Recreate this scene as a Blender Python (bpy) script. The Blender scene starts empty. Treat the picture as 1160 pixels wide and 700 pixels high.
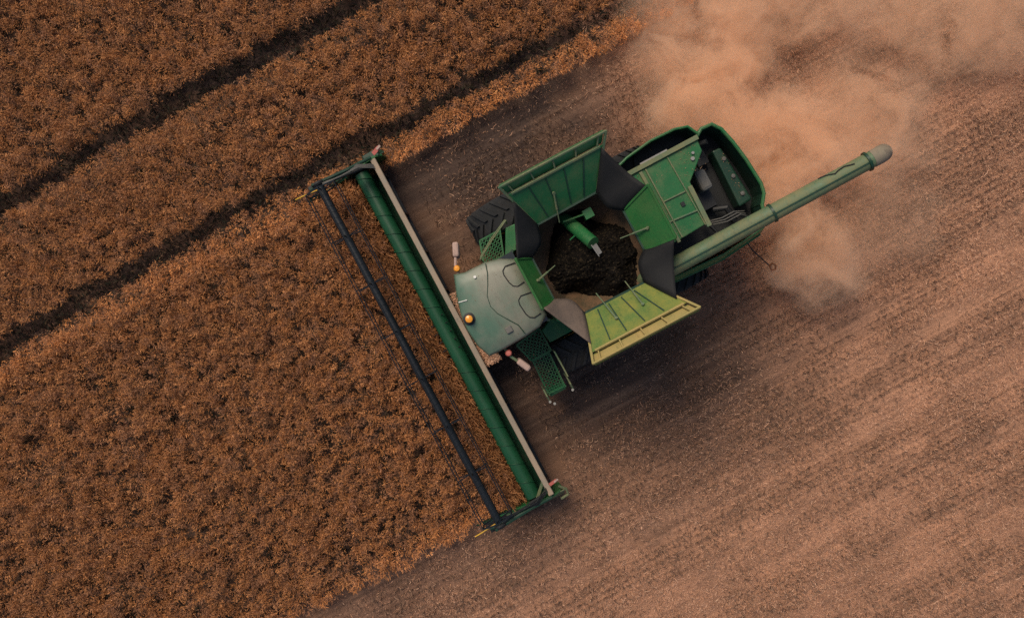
import bpy, math, random
import numpy as np
from mathutils import Vector, Matrix

random.seed(7)
rng = np.random.default_rng(11)
S = bpy.context.scene
COL = S.collection
PI = math.pi

# ------------------------------------------------------------------ frame
# The machine drives along its own +x (towards the lower left of the field),
# +y is its left hand side.  Crop rows run along the same axis.
ORIGIN = Vector((0.499, 0.550, 0.0))
HEADING = math.radians(208.1)
CH, SH = math.cos(HEADING), math.sin(HEADING)


def to_world(a):
    """machine / row frame -> world, for an (n,3) array"""
    a = np.asarray(a, float)
    o = np.empty_like(a)
    o[:, 0] = CH * a[:, 0] - SH * a[:, 1] + ORIGIN.x
    o[:, 1] = SH * a[:, 0] + CH * a[:, 1] + ORIGIN.y
    o[:, 2] = a[:, 2]
    return o


# ------------------------------------------------------------------ materials
class NT:
    def __init__(self, name):
        self.m = bpy.data.materials.new(name)
        self.m.use_nodes = True
        self.t = self.m.node_tree
        self.b = self.t.nodes['Principled BSDF']
        self.out = self.t.nodes['Material Output']

    def n(self, typ, **kw):
        nd = self.t.nodes.new(typ)
        for k, v in kw.items():
            if k in nd.bl_rna.properties.keys():
                setattr(nd, k, v)
            else:
                nd.inputs[k.replace('_', ' ')].default_value = v
        return nd

    def l(self, a, b):
        self.t.links.new(a, b)

    def coord(self, which='Object'):
        return self.n('ShaderNodeTexCoord').outputs[which]

    def noise(self, scale, detail=4, rough=.6, vec=None, stretch=None):
        v = vec or self.coord()
        if stretch:
            mp = self.n('ShaderNodeMapping')
            mp.inputs['Scale'].default_value = stretch
            self.l(v, mp.inputs['Vector'])
            v = mp.outputs[0]
        nd = self.n('ShaderNodeTexNoise')
        nd.inputs['Scale'].default_value = scale
        nd.inputs['Detail'].default_value = detail
        nd.inputs['Roughness'].default_value = rough
        self.l(v, nd.inputs['Vector'])
        return nd.outputs['Fac']

    def ramp(self, fac, stops):
        r = self.n('ShaderNodeValToRGB')
        e = r.color_ramp.elements
        while len(e) < len(stops):
            e.new(.5)
        for el, (p, c) in zip(e, stops):
            el.position = p
            el.color = (c[0], c[1], c[2], 1) if not isinstance(c, (int, float)) else (c, c, c, 1)
        self.l(fac, r.inputs[0])
        return r.outputs[0]

    def mix(self, fac, a, b, blend='MIX'):
        m = self.n('ShaderNodeMix', data_type='RGBA', blend_type=blend)
        for sock, v in ((m.inputs[0], fac), (m.inputs[6], a), (m.inputs[7], b)):
            if hasattr(v, 'links'):
                self.l(v, sock)
            elif isinstance(v, (int, float)):
                sock.default_value = v
            else:
                sock.default_value = (*v, 1)
        return m.outputs[2]

    def bump(self, h, strength=.3, dist=.02):
        b = self.n('ShaderNodeBump')
        b.inputs['Strength'].default_value = strength
        b.inputs['Distance'].default_value = dist
        self.l(h, b.inputs['Height'])
        self.l(b.outputs[0], self.b.inputs['Normal'])

    def fin(self, col, rough=.5, metal=0., spec=.5):
        if hasattr(col, 'links'):
            self.l(col, self.b.inputs['Base Color'])
        else:
            self.b.inputs['Base Color'].default_value = (*col, 1)
        if hasattr(rough, 'links'):
            self.l(rough, self.b.inputs['Roughness'])
        else:
            self.b.inputs['Roughness'].default_value = rough
        self.b.inputs['Metallic'].default_value = metal
        self.b.inputs['Specular IOR Level'].default_value = spec
        return self.m


def paint(name, base, dust, lo, hi, rough=.42, scale=2.2, maxd=.8):
    """painted sheet metal with field dust lying on it in patches"""
    m = NT(name)
    big = m.noise(scale, 6, .68)
    fine = m.noise(38, 3, .7)
    f = m.mix(.35, big, fine)
    fac = m.ramp(f, [(lo, 0.0), (hi, maxd)])
    var = m.noise(.9, 2)
    b2 = m.mix(m.ramp(var, [(.3, 0.), (.7, .55)]), base, tuple(min(1, c * 1.45 + .004) for c in base))
    col = m.mix(fac, b2, dust)
    gr_ = m.noise(7, 6, .8, None, (1.6, .5, 1))
    col = m.mix(m.ramp(gr_, [(.54, 0.), (.74, .55)]), col, tuple(c * .35 + .006 for c in base))
    sc2 = m.noise(60, 2, .8, None, (.35, 2, 1))
    col = m.mix(m.ramp(sc2, [(.66, 0.), (.74, .5)]), col, dust)
    r = m.ramp(fac, [(0., rough), (.6, .85)])
    m.bump(big, .12, .02)
    return m.fin(col, r, spec=.32)


GREEN = (.010, .090, .027)
DUST = (.24, .16, .085)
M = {}
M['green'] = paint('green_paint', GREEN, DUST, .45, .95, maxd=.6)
M['flap'] = paint('sunlit_dusty_green_flap_paint', (.028, .098, .018), (.26, .22, .045), .34, .66, maxd=.75)  # dusty paint, yellowed to carry the warm sunlight on the left flap
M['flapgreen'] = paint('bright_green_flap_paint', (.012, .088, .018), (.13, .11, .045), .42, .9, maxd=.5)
m = NT('dusty_green_roof_paint')
rc = m.coord()
sp_ = m.n('ShaderNodeSeparateXYZ')
m.l(rc, sp_.inputs[0])
rn = m.noise(1.6, 5, .65)
rr_ = m.n('ShaderNodeMapRange')
rr_.inputs['From Min'].default_value = 1.35
rr_.inputs['From Max'].default_value = .85
m.l(sp_.outputs['X'], rr_.inputs['Value'])
rf = m.mix(.45, rr_.outputs[0], m.ramp(rn, [(.38, 0.), (.62, 1.)]))
rs = m.noise(9, 4, .7, None, (1, .35, 1))
col_ = m.mix(m.ramp(rf, [(.1, .1), (.9, .9)]), (.042, .112, .072), (.172, .165, .125))
col_ = m.mix(m.ramp(rs, [(.5, 0.), (.75, .4)]), col_, (.085, .07, .05))
M['roof'] = m.fin(col_, .45)
M['dkgreen'] = paint('dark_green_paint', (.006, .03, .017), (.13, .10, .06), .5, .95, maxd=.45)
M['auger'] = paint('polished_green_auger_paint', (.006, .050, .022), (.055, .062, .032), .5, .98, maxd=.4, rough=.42)
M['tube'] = paint('weathered_green_tube_paint', (.040, .100, .055), (.25, .185, .085), .36, .72, maxd=.8)
M['beam'] = paint('dusty_grey_beam_paint', (.16, .15, .12), (.38, .26, .17), .3, .7)
M['reel'] = paint('blue_black_reel_paint', (.006, .009, .012), (.045, .035, .026), .55, 1.0, maxd=.4)
M['black'] = paint('black_steel', (.010, .011, .012), (.05, .04, .03), .55, 1.0, maxd=.4, rough=.55)
M['rubber'] = paint('grey_rubber_sheet', (.004, .0043, .005), (.032, .024, .019), .5, .92, rough=.75, maxd=.55)
M['tyre'] = paint('tyre_rubber', (.012, .013, .014), (.09, .065, .045), .48, .9, rough=.9, maxd=.35)
M['yellow'] = paint('yellow_paint', (.55, .32, .02), DUST, .4, .9)
M['filter'] = paint('grey_plastic', (.07, .075, .075), (.16, .14, .11), .3, .8, rough=.7)
M['liner'] = paint('dust_caked_tank_lining', (.03, .03, .016), (.15, .08, .042), .36, .6, rough=.9, maxd=.95)
M['steel'] = paint('bare_galvanised_steel', (.20, .20, .19), (.2, .16, .11), .4, .9, rough=.45)
M['boot'] = paint('dusty_pale_rubber_boot', (.13, .12, .085), (.27, .19, .14), .3, .8, rough=.8)
M['rimtan'] = paint('sunlit_dusty_rim_paint', (.16, .15, .045), (.34, .24, .09), .3, .65, maxd=.9)  # left flap's rim and shelf, sun-yellow put into the dusty colour
M['gusset'] = paint('pale_rubber_sheet', (.055, .045, .038), (.17, .12, .09), .34, .7, rough=.75)  # paler tone than the other corner gussets
M['mirror'] = paint('dusty_pale_mirror_housing', (.30, .21, .175), (.42, .29, .23), .3, .8, rough=.8)


def plain(name, col, rough=.5, **k):
    m = NT(name)
    v = m.noise(30, 3)
    c = m.mix(m.ramp(v, [(.3, 0.), (.7, .4)]), col, tuple(x * .6 for x in col))
    return m.fin(c, rough, **k)


M['amber'] = plain('amber_lens', (.75, .30, .03), .25)
M['red'] = plain('red_lens', (.45, .12, .09), .4)
M['white'] = plain('white_plastic', (.7, .68, .62), .4)
M['orange'] = plain('rust_orange_plastic', (.22, .07, .02), .5)
m = NT('cab_glass')
m.b.inputs['Transmission Weight'].default_value = .0
M['glass'] = m.fin(m.mix(m.noise(3), (.012, .018, .02), (.03, .035, .035)), .08)


def stalk_mat(name, rough=.8, trans=.25):
    m = NT(name)
    at = m.n('ShaderNodeAttribute', attribute_name='tint')
    m.fin(at.outputs['Color'], rough, spec=.25)
    tr = m.n('ShaderNodeBsdfTranslucent')
    m.l(at.outputs['Color'], tr.inputs['Color'])
    mx = m.n('ShaderNodeMixShader')
    mx.inputs[0].default_value = trans
    m.l(m.b.outputs[0], mx.inputs[1])
    m.l(tr.outputs[0], mx.inputs[2])
    m.l(mx.outputs[0], m.out.inputs['Surface'])
    return m.m


M['stalk'] = stalk_mat('ripe_crop_stalks')
M['straw'] = stalk_mat('loose_straw', trans=.1)

# stubble soil: dusty brown earth, paler behind and well to the sides, streaked along the drilling rows
m = NT('stubble_soil')
co = m.coord('Object')
rot = m.n('ShaderNodeMapping', vector_type='POINT')
rot.inputs['Rotation'].default_value = (0, 0, -HEADING)
m.l(co, rot.inputs['Vector'])
rv = rot.outputs[0]
big = m.noise(.35, 5, .6, rv, (.6, 1, 1))
mid = m.noise(2.2, 5, .65, rv, (.45, 1, 1))
fine = m.noise(26, 4, .7, rv, (.5, 1, 1))
row = m.noise(1.0, 4, .7, rv, (.07, 2.6, 1))
row2 = m.noise(1.0, 2, .6, rv, (.10, 7.4, 1))
c = m.mix(m.ramp(fine, [(.32, 0.), (.68, 1.)]), (.050, .035, .028), (.160, .104, .076))
c = m.mix(m.ramp(mid, [(.38, 0.), (.66, .65)]), c, (.075, .048, .038))
c = m.mix(m.ramp(row, [(.40, 0.), (.58, .75)]), c, (.042, .028, .024))
c = m.mix(m.ramp(row2, [(.42, 0.), (.60, .6)]), c, (.040, .027, .023))
c = m.mix(m.ramp(big, [(.45, 0.), (.65, .4)]), c, (.28, .145, .08))
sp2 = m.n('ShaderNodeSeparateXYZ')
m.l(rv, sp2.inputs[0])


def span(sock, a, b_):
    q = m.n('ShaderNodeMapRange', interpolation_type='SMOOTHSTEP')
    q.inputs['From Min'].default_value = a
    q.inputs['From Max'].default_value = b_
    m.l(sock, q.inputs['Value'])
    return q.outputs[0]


mx0 = m.n('ShaderNodeMath', operation='MAXIMUM')  # paler tone grows behind the machine and away from its sides
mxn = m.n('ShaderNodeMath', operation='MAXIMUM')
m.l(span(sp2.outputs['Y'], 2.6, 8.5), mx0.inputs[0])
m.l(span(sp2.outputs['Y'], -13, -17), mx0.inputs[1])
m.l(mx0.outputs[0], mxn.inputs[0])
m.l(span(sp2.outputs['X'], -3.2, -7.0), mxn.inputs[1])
pale_fac = m.n('ShaderNodeMath', operation='MULTIPLY')
m.l(mxn.outputs[0], pale_fac.inputs[0])
m.l(m.ramp(m.noise(1.3, 6, .72, rv, (.4, 1, 1)), [(.28, .3), (.6, 1.)]), pale_fac.inputs[1])
pale_c = m.mix(m.ramp(m.noise(40, 4, .8, rv), [(.40, 0.), (.60, 1.)]), (.22, .112, .066), (.70, .37, .225))
c2 = m.mix(m.ramp(row, [(.42, 0.), (.62, .32)]), pale_c, (.18, .10, .066))
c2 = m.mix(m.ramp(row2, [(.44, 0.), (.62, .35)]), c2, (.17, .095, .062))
c = m.mix(pale_fac.outputs[0], c, c2)
hb = m.mix(.5, fine, mid)
m.bump(hb, .6, .05)
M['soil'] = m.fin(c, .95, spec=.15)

m = NT('grain')
v = m.n('ShaderNodeTexVoronoi')
v.inputs['Scale'].default_value = 60
m.l(m.coord(), v.inputs['Vector'])
ch = m.noise(2.3, 6, .7)
c = m.mix(m.ramp(v.outputs['Distance'], [(0., 0.), (.8, 1.)]), (.013, .011, .0095), (.006, .0055, .005))
c = m.mix(m.ramp(ch, [(.62, 0.), (.8, .5)]), c, (.09, .05, .028))
fk = m.n('ShaderNodeTexVoronoi')
fk.inputs['Scale'].default_value = 34
m.l(m.coord(), fk.inputs['Vector'])
fs_ = m.n('ShaderNodeSeparateXYZ')
m.l(fk.outputs['Color'], fs_.inputs[0])
c = m.mix(m.ramp(fs_.outputs['X'], [(.84, 0.), (.90, .35)]), c, (.065, .048, .028))
m.bump(v.outputs['Distance'], .5, .01)
M['grain'] = m.fin(c, 1., spec=.0)


# ------------------------------------------------------------------ mesh kit
class MB:
    def __init__(self):
        self.v, self.f = [], []

    def add(self, vs, fs):
        o = len(self.v)
        self.v += [tuple(p) for p in vs]
        self.f += [tuple(i + o for i in f) for f in fs]
        return self

    def box(self, x0, x1, y0, y1, z0, z1):
        return self.add([(x0, y0, z0), (x1, y0, z0), (x1, y1, z0), (x0, y1, z0),
                         (x0, y0, z1), (x1, y0, z1), (x1, y1, z1), (x0, y1, z1)],
                        [(3, 2, 1, 0), (4, 5, 6, 7), (0, 1, 5, 4), (1, 2, 6, 5), (2, 3, 7, 6), (3, 0, 4, 7)])

    def prism(self, poly, z0, z1, ztop=None):
        n = len(poly)
        a = sum(poly[i][0] * poly[(i + 1) % n][1] - poly[(i + 1) % n][0] * poly[i][1] for i in range(n))
        if a < 0:
            poly = poly[::-1]
        vs = [(x, y, z0) for x, y in poly] + [(x, y, z1 if ztop is None else ztop(x, y)) for x, y in poly]
        return self.add(vs, [tuple(range(n))[::-1], tuple(range(n, 2 * n))] +
                        [(i, (i + 1) % n, n + (i + 1) % n, n + i) for i in range(n)])

    def bar(self, p0, p1, w, h, up=(0, 0, 1)):
        p0, p1, up = Vector(p0), Vector(p1), Vector(up)
        d = (p1 - p0).normalized()
        s = d.cross(up)
        if s.length < 1e-4:
            s = d.cross(Vector((1, 0, 0)))
        s.normalize()
        t = s.cross(d).normalized()
        vs = []
        for p in (p0, p1):
            for a, b in ((-1, -1), (1, -1), (1, 1), (-1, 1)):
                vs.append(p + s * a * w / 2 + t * b * h / 2)
        return self.add(vs, [(0, 1, 2, 3), (7, 6, 5, 4), (0, 4, 5, 1), (1, 5, 6, 2), (2, 6, 7, 3), (3, 7, 4, 0)])

    def tube(self, pts, r, seg=10, caps=True):
        pts = [Vector(p) for p in pts]
        rs = r if isinstance(r, (list, tuple)) else [r] * len(pts)
        rings = []
        ref = None
        for i, p in enumerate(pts):
            d = (pts[min(i + 1, len(pts) - 1)] - pts[max(i - 1, 0)]).normalized()
            if ref is None:
                ref = d.orthogonal().normalized()
            s = (ref - d * ref.dot(d)).normalized()
            ref = s
            t = d.cross(s)
            rings.append([p + (s * math.cos(2 * PI * k / seg) + t * math.sin(2 * PI * k / seg)) * rs[i] for k in range(seg)])
        vs = [q for rg in rings for q in rg]
        fs = []
        for i in range(len(pts) - 1):
            for k in range(seg):
                a, b = i * seg + k, i * seg + (k + 1) % seg
                fs.append((a, b, b + seg, a + seg))
        if caps:
            fs.append(tuple(range(seg))[::-1])
            fs.append(tuple(range((len(pts) - 1) * seg, len(pts) * seg)))
        return self.add(vs, fs)

    def plate(self, pts, th):
        """planar-ish polygon in 3-D given thickness downward along its normal"""
        P = [Vector(p) for p in pts]
        nrm = Vector((0, 0, 0))
        for i in range(len(P)):
            nrm += P[i].cross(P[(i + 1) % len(P)])
        nrm.normalize()
        if nrm.z < 0:
            P = P[::-1]
            nrm = -nrm
        n = len(P)
        vs = P + [p - nrm * th for p in P]
        return self.add(vs, [tuple(range(n)), tuple(range(n, 2 * n))[::-1]] +
                        [(i, n + i, n + (i + 1) % n, (i + 1) % n) for i in range(n)])

    def lathe(self, prof, axis_o, axis, seg=32, closed=False):
        """profile (r, h) turned about axis through axis_o"""
        ax = Vector(axis).normalized()
        s = ax.orthogonal().normalized()
        t = ax.cross(s)
        o = Vector(axis_o)
        n = len(prof)
        vs = []
        for k in range(seg):
            a = 2 * PI * k / seg
            dr = s * math.cos(a) + t * math.sin(a)
            vs += [o + ax * h + dr * r for r, h in prof]
        fs = []
        for k in range(seg):
            k2 = (k + 1) % seg
            for i in range(n - 1 if not closed else n):
                j = (i + 1) % n
                fs.append((k * n + i, k2 * n + i, k2 * n + j, k * n + j))
        return self.add(vs, fs)

    def build(self, name, mat, parent=None, smooth=False, bevel=0, solid=0, sub=0, label=None):
        me = bpy.data.meshes.new(name)
        me.from_pydata(self.v, [], self.f)
        me.validate()
        me.update()
        me.materials.append(mat)
        if smooth:
            for p in me.polygons:
                p.use_smooth = True
            try:
                me.set_sharp_from_angle(angle=math.radians(40))
            except Exception:
                pass
        o = bpy.data.objects.new(name, me)
        COL.objects.link(o)
        if parent:
            o.parent = parent
        if solid:
            md = o.modifiers.new('solid', 'SOLIDIFY')
            md.thickness = solid
            md.offset = 0
        if sub:
            md = o.modifiers.new('sub', 'SUBSURF')
            md.levels = md.render_levels = sub
        if bevel:
            md = o.modifiers.new('bevel', 'BEVEL')
            md.width = bevel
            md.segments = 2
            md.limit_method = 'ANGLE'
            md.angle_limit = math.radians(35)
        if label:
            o['label'] = label
        return o


def tag(o, label, cat=None, kind=None):
    o['label'] = label
    if cat:
        o['category'] = cat
    if kind:
        o['kind'] = kind
    return o


def lerp(a, b, t):
    return Vector(a).lerp(Vector(b), t)


# ------------------------------------------------------------------ numpy noise
def vnoise(x, y, seed=0):
    r = np.random.default_rng(seed)
    tab = r.random((256, 256))
    xi, yi = np.floor(x).astype(int), np.floor(y).astype(int)
    fx, fy = x - xi, y - yi
    fx, fy = fx * fx * (3 - 2 * fx), fy * fy * (3 - 2 * fy)
    g = lambda a, b: tab[a % 256, b % 256]
    return (g(xi, yi) * (1 - fx) + g(xi + 1, yi) * fx) * (1 - fy) + (g(xi, yi + 1) * (1 - fx) + g(xi + 1, yi + 1) * fx) * fy


def fbm(x, y, scale, seed=0, octv=3):
    s, a, tot = 0, 1., 0.
    for k in range(octv):
        s = s + a * vnoise(x / scale * 2 ** k, y / scale * 2 ** k, seed + k)
        tot += a
        a *= .55
    return s / tot


def strips(name, base, vec, width, col, mat, taper=.5, bend=None):
    """many thin blades in ONE mesh: base (n,3), vec (n,3), width (n,), colour (n,3); bend adds a drooping second half"""
    n = len(base)
    d = vec / np.maximum(np.linalg.norm(vec, axis=1, keepdims=True), 1e-6)
    side = np.cross(d, rng.normal(size=(n, 3)) * .5 + np.array([0, 0, 1.]))
    side /= np.maximum(np.linalg.norm(side, axis=1, keepdims=True), 1e-6)
    w = width[:, None] / 2
    mid = base + vec * .55
    tip = base + vec
    if bend is not None:
        tip = tip + bend
    V = np.stack([base - side * w * .7, base + side * w * .7, mid - side * w, mid + side * w,
                  tip - side * w * taper, tip + side * w * taper], 1).reshape(-1, 3)
    V = to_world(V)
    i = np.arange(n)[:, None] * 6
    F = np.concatenate([i + np.array([[0, 1, 3, 2]]), i + np.array([[2, 3, 5, 4]])], 1).reshape(-1, 4)
    me = bpy.data.meshes.new(name)
    me.vertices.add(len(V))
    me.vertices.foreach_set('co', V.astype(np.float32).ravel())
    me.loops.add(F.size)
    me.loops.foreach_set('vertex_index', F.astype(np.int32).ravel())
    me.polygons.add(len(F))
    me.polygons.foreach_set('loop_start', np.arange(0, F.size, 4, dtype=np.int32))
    me.update(calc_edges=True)
    at = me.color_attributes.new('tint', 'FLOAT_COLOR', 'POINT')
    c = np.ones((n, 6, 4), np.float32)
    c[:, :, :3] = col[:, None, :]
    at.data.foreach_set('color', c.ravel())
    me.materials.append(mat)
    o = bpy.data.objects.new(name, me)
    COL.objects.link(o)
    return o


def palette(n, cols, jitter=.18):
    cols = np.array(cols)
    i = rng.integers(0, len(cols), n)
    j = rng.integers(0, len(cols), n)
    t = rng.random((n, 1))
    c = cols[i] * (1 - t) + cols[j] * t
    return np.clip(c * (1 + rng.normal(size=(n, 1)) * jitter), .004, 1)


# ------------------------------------------------------------------ ground
g = MB()
R = 400
g.add([(-R, -R, 0), (R, -R, 0), (R, R, 0), (-R, R, 0)], [(0, 1, 2, 3)])
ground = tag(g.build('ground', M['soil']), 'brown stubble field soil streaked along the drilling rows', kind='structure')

CUT_R, CUT_L, KNIFE = -4.40, 4.42, 2.72          # edges of the standing crop


def crop_mask(x, y):
    """True where the crop still stands"""
    e = (fbm(x, y, .7, 5) - .5) * .5 + (fbm(x, y, .25, 15) - .5) * .3
    ahead = (x > KNIFE + (fbm(x, y, .3, 9) - .5) * .15) & (y < CUT_L + e * .7)
    beside = y < CUT_R + e * .25
    keep = ahead | beside
    for yc, half, gap in ((-5.08, .21, 0.), (-8.1, .26, 0.), (-11.6, .2, .62)):
        wob = (fbm(x, x * 0 + yc, 2.5, 21) - .5) * .45
        hw = half * (.75 + .5 * fbm(x, x * 0 + yc, .9, 31))
        inside = np.abs(y - yc - .035 * np.maximum(x - 5, 0) - wob * .3 + e * .2) < hw
        if gap:
            inside &= fbm(x, y, 1.3, 77) > gap
        keep &= ~inside
    return keep


# ------------------------------------------------------------------ standing crop
N = 74000
px = rng.uniform(-10, 20, N)
py = rng.uniform(-17, 4.8, N)
k = crop_mask(px, py)
px, py = px[k], py[k]
clump = fbm(px, py, .32, 41, 2)
thin = fbm(px, py, 2.2, 51, 2)
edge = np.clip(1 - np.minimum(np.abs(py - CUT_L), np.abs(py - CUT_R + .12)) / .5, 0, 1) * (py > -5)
NP, PER = len(px), 24
H = .38 + .62 * clump + .15 * (thin - .5) + rng.normal(size=NP) * .05 - .10 * edge
rad = rng.uniform(.045, .085, NP) * (1 + .6 * edge)
lx = (fbm(px, py, .6, 61) - .5) * .9
ly = (fbm(px, py, .6, 71) - .5) * .9 + edge * .6
rep = lambda a: np.repeat(a, PER)
n = NP * PER
ang = rng.uniform(0, 2 * PI, n)
rr = np.sqrt(rng.random(n))
z0 = rep(H) * (1 - .42 * rr ** 2) * (1 - .40 * rng.random(n) ** 2)
b = np.stack([rep(px) + np.cos(ang) * rr * rep(rad) + rep(lx) * z0 * .4, rep(py) + np.sin(ang) * rr * rep(rad) + rep(ly) * z0 * .4, z0], 1)
ln = rng.uniform(.025, .085, n)
ang = ang + rng.normal(size=n) * .7
tilt = rng.uniform(.1, 1.0, n) + .3 * rr
v = np.stack([np.cos(ang) * np.sin(tilt) + rep(lx) * .5, np.sin(ang) * np.sin(tilt) + rep(ly) * .5, np.cos(tilt)], 1) * ln[:, None]
bend = np.stack([np.cos(ang) * .015, np.sin(ang) * .015, -rng.uniform(.0, .03, n)], 1)
cc = palette(NP, [(.45, .19, .066), (.36, .148, .052), (.52, .235, .092), (.25, .115, .058), (.31, .15, .082)], .12)
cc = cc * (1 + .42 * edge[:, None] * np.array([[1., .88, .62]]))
cc = np.repeat(cc, PER, 0) * (1 + rng.normal(size=(n, 1)) * .17)
# dark low strips added to paint the deep shade in the wheel tracks and stand
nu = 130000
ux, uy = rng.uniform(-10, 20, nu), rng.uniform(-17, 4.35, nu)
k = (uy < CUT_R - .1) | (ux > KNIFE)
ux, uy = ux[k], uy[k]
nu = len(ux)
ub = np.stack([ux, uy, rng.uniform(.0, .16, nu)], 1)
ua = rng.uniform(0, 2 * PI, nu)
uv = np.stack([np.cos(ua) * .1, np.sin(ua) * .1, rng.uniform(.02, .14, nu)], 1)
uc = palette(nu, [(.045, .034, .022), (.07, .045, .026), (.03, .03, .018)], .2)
b, v, bend, cc = np.concatenate([b, ub]), np.concatenate([v, uv]), np.concatenate([bend, np.zeros((nu, 3))]), np.concatenate([cc, uc])
wd = np.concatenate([rng.uniform(.008, .018, n), rng.uniform(.02, .05, nu)])
n = n + nu
crop = strips('standing_crop', b, v, wd, np.clip(cc, .01, 1), M['stalk'], .45, bend)
tag(crop, 'ripe orange brown crop still standing, crossed by dark wheel tracks', 'crop', 'stuff')

# ------------------------------------------------------------------ stubble and loose straw
N = 420000
sx = rng.uniform(-19, 16, N)
row = rng.integers(-110, 100, N)
sy = row * .155 + rng.normal(size=N) * .014 + (fbm(sx, row * .3, 3, 88) - .5) * .08
k = (~crop_mask(sx, sy)) & (sy > -15.5)
k &= ~((sx < 2.9) & (sx > 1.4) & (np.abs(sy) < 4.6))
dens = .5 * fbm(sx, sy, 1.1, 91) + .5 * fbm(sx * .07, sy, .42, 191, 2)
k &= rng.random(N) < np.clip((dens - .34) * 4, .05, 1)
sx, sy = sx[k], sy[k]
n = len(sx)
b = np.stack([sx, sy, np.zeros(n)], 1)
v = np.stack([rng.normal(size=n) * .05, rng.normal(size=n) * .05, rng.uniform(.07, .17, n)], 1)
cs = palette(n, [(.24, .15, .10), (.17, .108, .076), (.31, .19, .125), (.10, .066, .05)], .22)
st = strips('stubble', b, v, rng.uniform(.008, .016, n), cs, M['straw'], .9)
tag(st, 'short cut stubble standing in rows behind the harvester', 'stubble', 'stuff')

N = 800000
sx = rng.uniform(-19, 15, N)
sy = rng.uniform(-6, 15, N)
k = ~crop_mask(sx, sy)
k &= ~((sx < 2.9) & (sx > 1.4) & (np.abs(sy) < 4.6))
dens = .35 * fbm(sx * .5, sy, .8, 101) + .3 * fbm(sx, sy, 3.5, 111) + .35 * fbm(sx * .06, sy, .4, 121, 2)
far = np.clip(np.maximum((sy - 3) / 6.5, (-sx - 3.5) / 4), 0, 1)
k &= rng.random(N) < np.clip((dens - .36) * 3.6 + .25 * far, .05, 1) * (.12 + .88 * far)
sx, sy = sx[k], sy[k]
n = len(sx)
ang = rng.vonmises(0, .3, n) + rng.integers(0, 2, n) * PI
ln = rng.uniform(.025, .075, n) * (1 + 1.2 * (rng.random(n) < .08))
b = np.stack([sx, sy, rng.uniform(.012, .10, n)], 1)
v = np.stack([np.cos(ang) * ln, np.sin(ang) * ln, rng.normal(size=n) * .02], 1)
cs = palette(n, [(.52, .29, .18), (.44, .235, .15), (.66, .41, .27), (.20, .11, .08), (.50, .26, .14)], .2)
bend = np.stack([-np.sin(ang), np.cos(ang), np.zeros(n)], 1) * (rng.normal(size=(n, 1)) * .03)
ls = strips('loose_straw', b, v, rng.uniform(.005, .011, n), cs, M['straw'], .9, bend)
tag(ls, 'loose pale straw scattered over the stubble', 'straw', 'stuff')

# ------------------------------------------------------------------ combine harvester
CH_ROOT = bpy.data.objects.new('combine_harvester', None)
COL.objects.link(CH_ROOT)
CH_ROOT.location = ORIGIN
CH_ROOT.rotation_euler = (0, 0, HEADING)
tag(CH_ROOT, 'green combine harvester with wide cutting header and open grain tank', 'combine harvester')
RT = CH_ROOT

# --- header ---------------------------------------------------------------
HY0, HY1 = -4.42, 4.56
h = MB()
h.plate([(1.97, HY0, .30), (1.97, HY1, .30), (1.90, HY1, 1.17), (1.90, HY0, 1.17)], .03)     # back sheet
h.plate([(1.97, HY0, .24), (1.97, HY1, .24), (2.74, HY1, .13), (2.74, HY0, .13)], .03)       # table
# trough behind the screw
for i in range(6):
    a0, a1 = PI * (.5 + .5 * i / 6), PI * (.5 + .5 * (i + 1) / 6)
    pts = []
    for a, y in ((a0, HY0), (a0, HY1), (a1, HY1), (a1, HY0)):
        pts.append((2.36 + .40 * math.cos(a), y, .64 - .40 * math.sin(a)))
    h.plate(pts, .012)
header = h.build('header', M['dkgreen'], RT)
b = MB()
b.box(1.87, 2.0, HY0 + .02, HY1 - .02, 1.19, 1.31)
b.build('back_beam', M['beam'], header, bevel=.02)
b = MB()
b.box(1.85, 1.92, HY0 + .3, HY1 - .15, .42, .50)
for y in np.linspace(HY0 + .4, HY1 - .3, 9):
    b.bar((1.86, y, .5), (1.90, y, 1.15), .05, .05)
b.build('rear_frame', M['reel'], header, bevel=.01)
# screw auger with flighting from both ends to the middle
b = MB()
b.tube([(2.37, HY0 + .06, .66), (2.37, HY1 - .06, .66)], .185, 28)
b.build('auger_tube', M['auger'], header, smooth=True)
fl = MB()
for y0, y1, hand in ((HY0 + .1, -.55, 1), (HY1 - .1, .7, -1)):
    L = abs(y1 - y0)
    steps = int(L / .5 * 26)
    pv = []
    for i in range(steps + 1):
        a = hand * 2 * PI * (i / 26)
        y = y0 + (y1 - y0) * i / steps
        for r in (.175, .204):
            pv.append((2.37 + r * math.cos(a), y, .66 + r * math.sin(a)))
    fl.add(pv, [(2 * i, 2 * i + 1, 2 * i + 3, 2 * i + 2) for i in range(steps)])
fl.build('auger_flighting', M['auger'], header, smooth=True, solid=.012)
fg = MB()
for i in range(16):
    a = i * 2.1
    y = -.5 + 1.1 * i / 15
    fg.tube([(2.37, y, .66), (2.37 +   .29 * math.cos(a), y, .66 + .29 * math.sin(a))], .012, 6)
fg.build('auger_fingers', M['black'], header)
# cutter bar with guards
b = MB()
b.box(2.72, 2.79, HY0, HY1, .10, .15)
y = HY0 + .04
while y < HY1:
    b.add([(2.78, y - .018, .10), (2.78, y + .018, .10), (2.78, y + .018, .145), (2.78, y - .018, .145), (2.92, y, .115)],
          [(0, 1, 4), (1, 2, 4), (2, 3, 4), (3, 0, 4)])
    y += .0762
b.build('cutter_bar', M['steel'], header)
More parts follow.
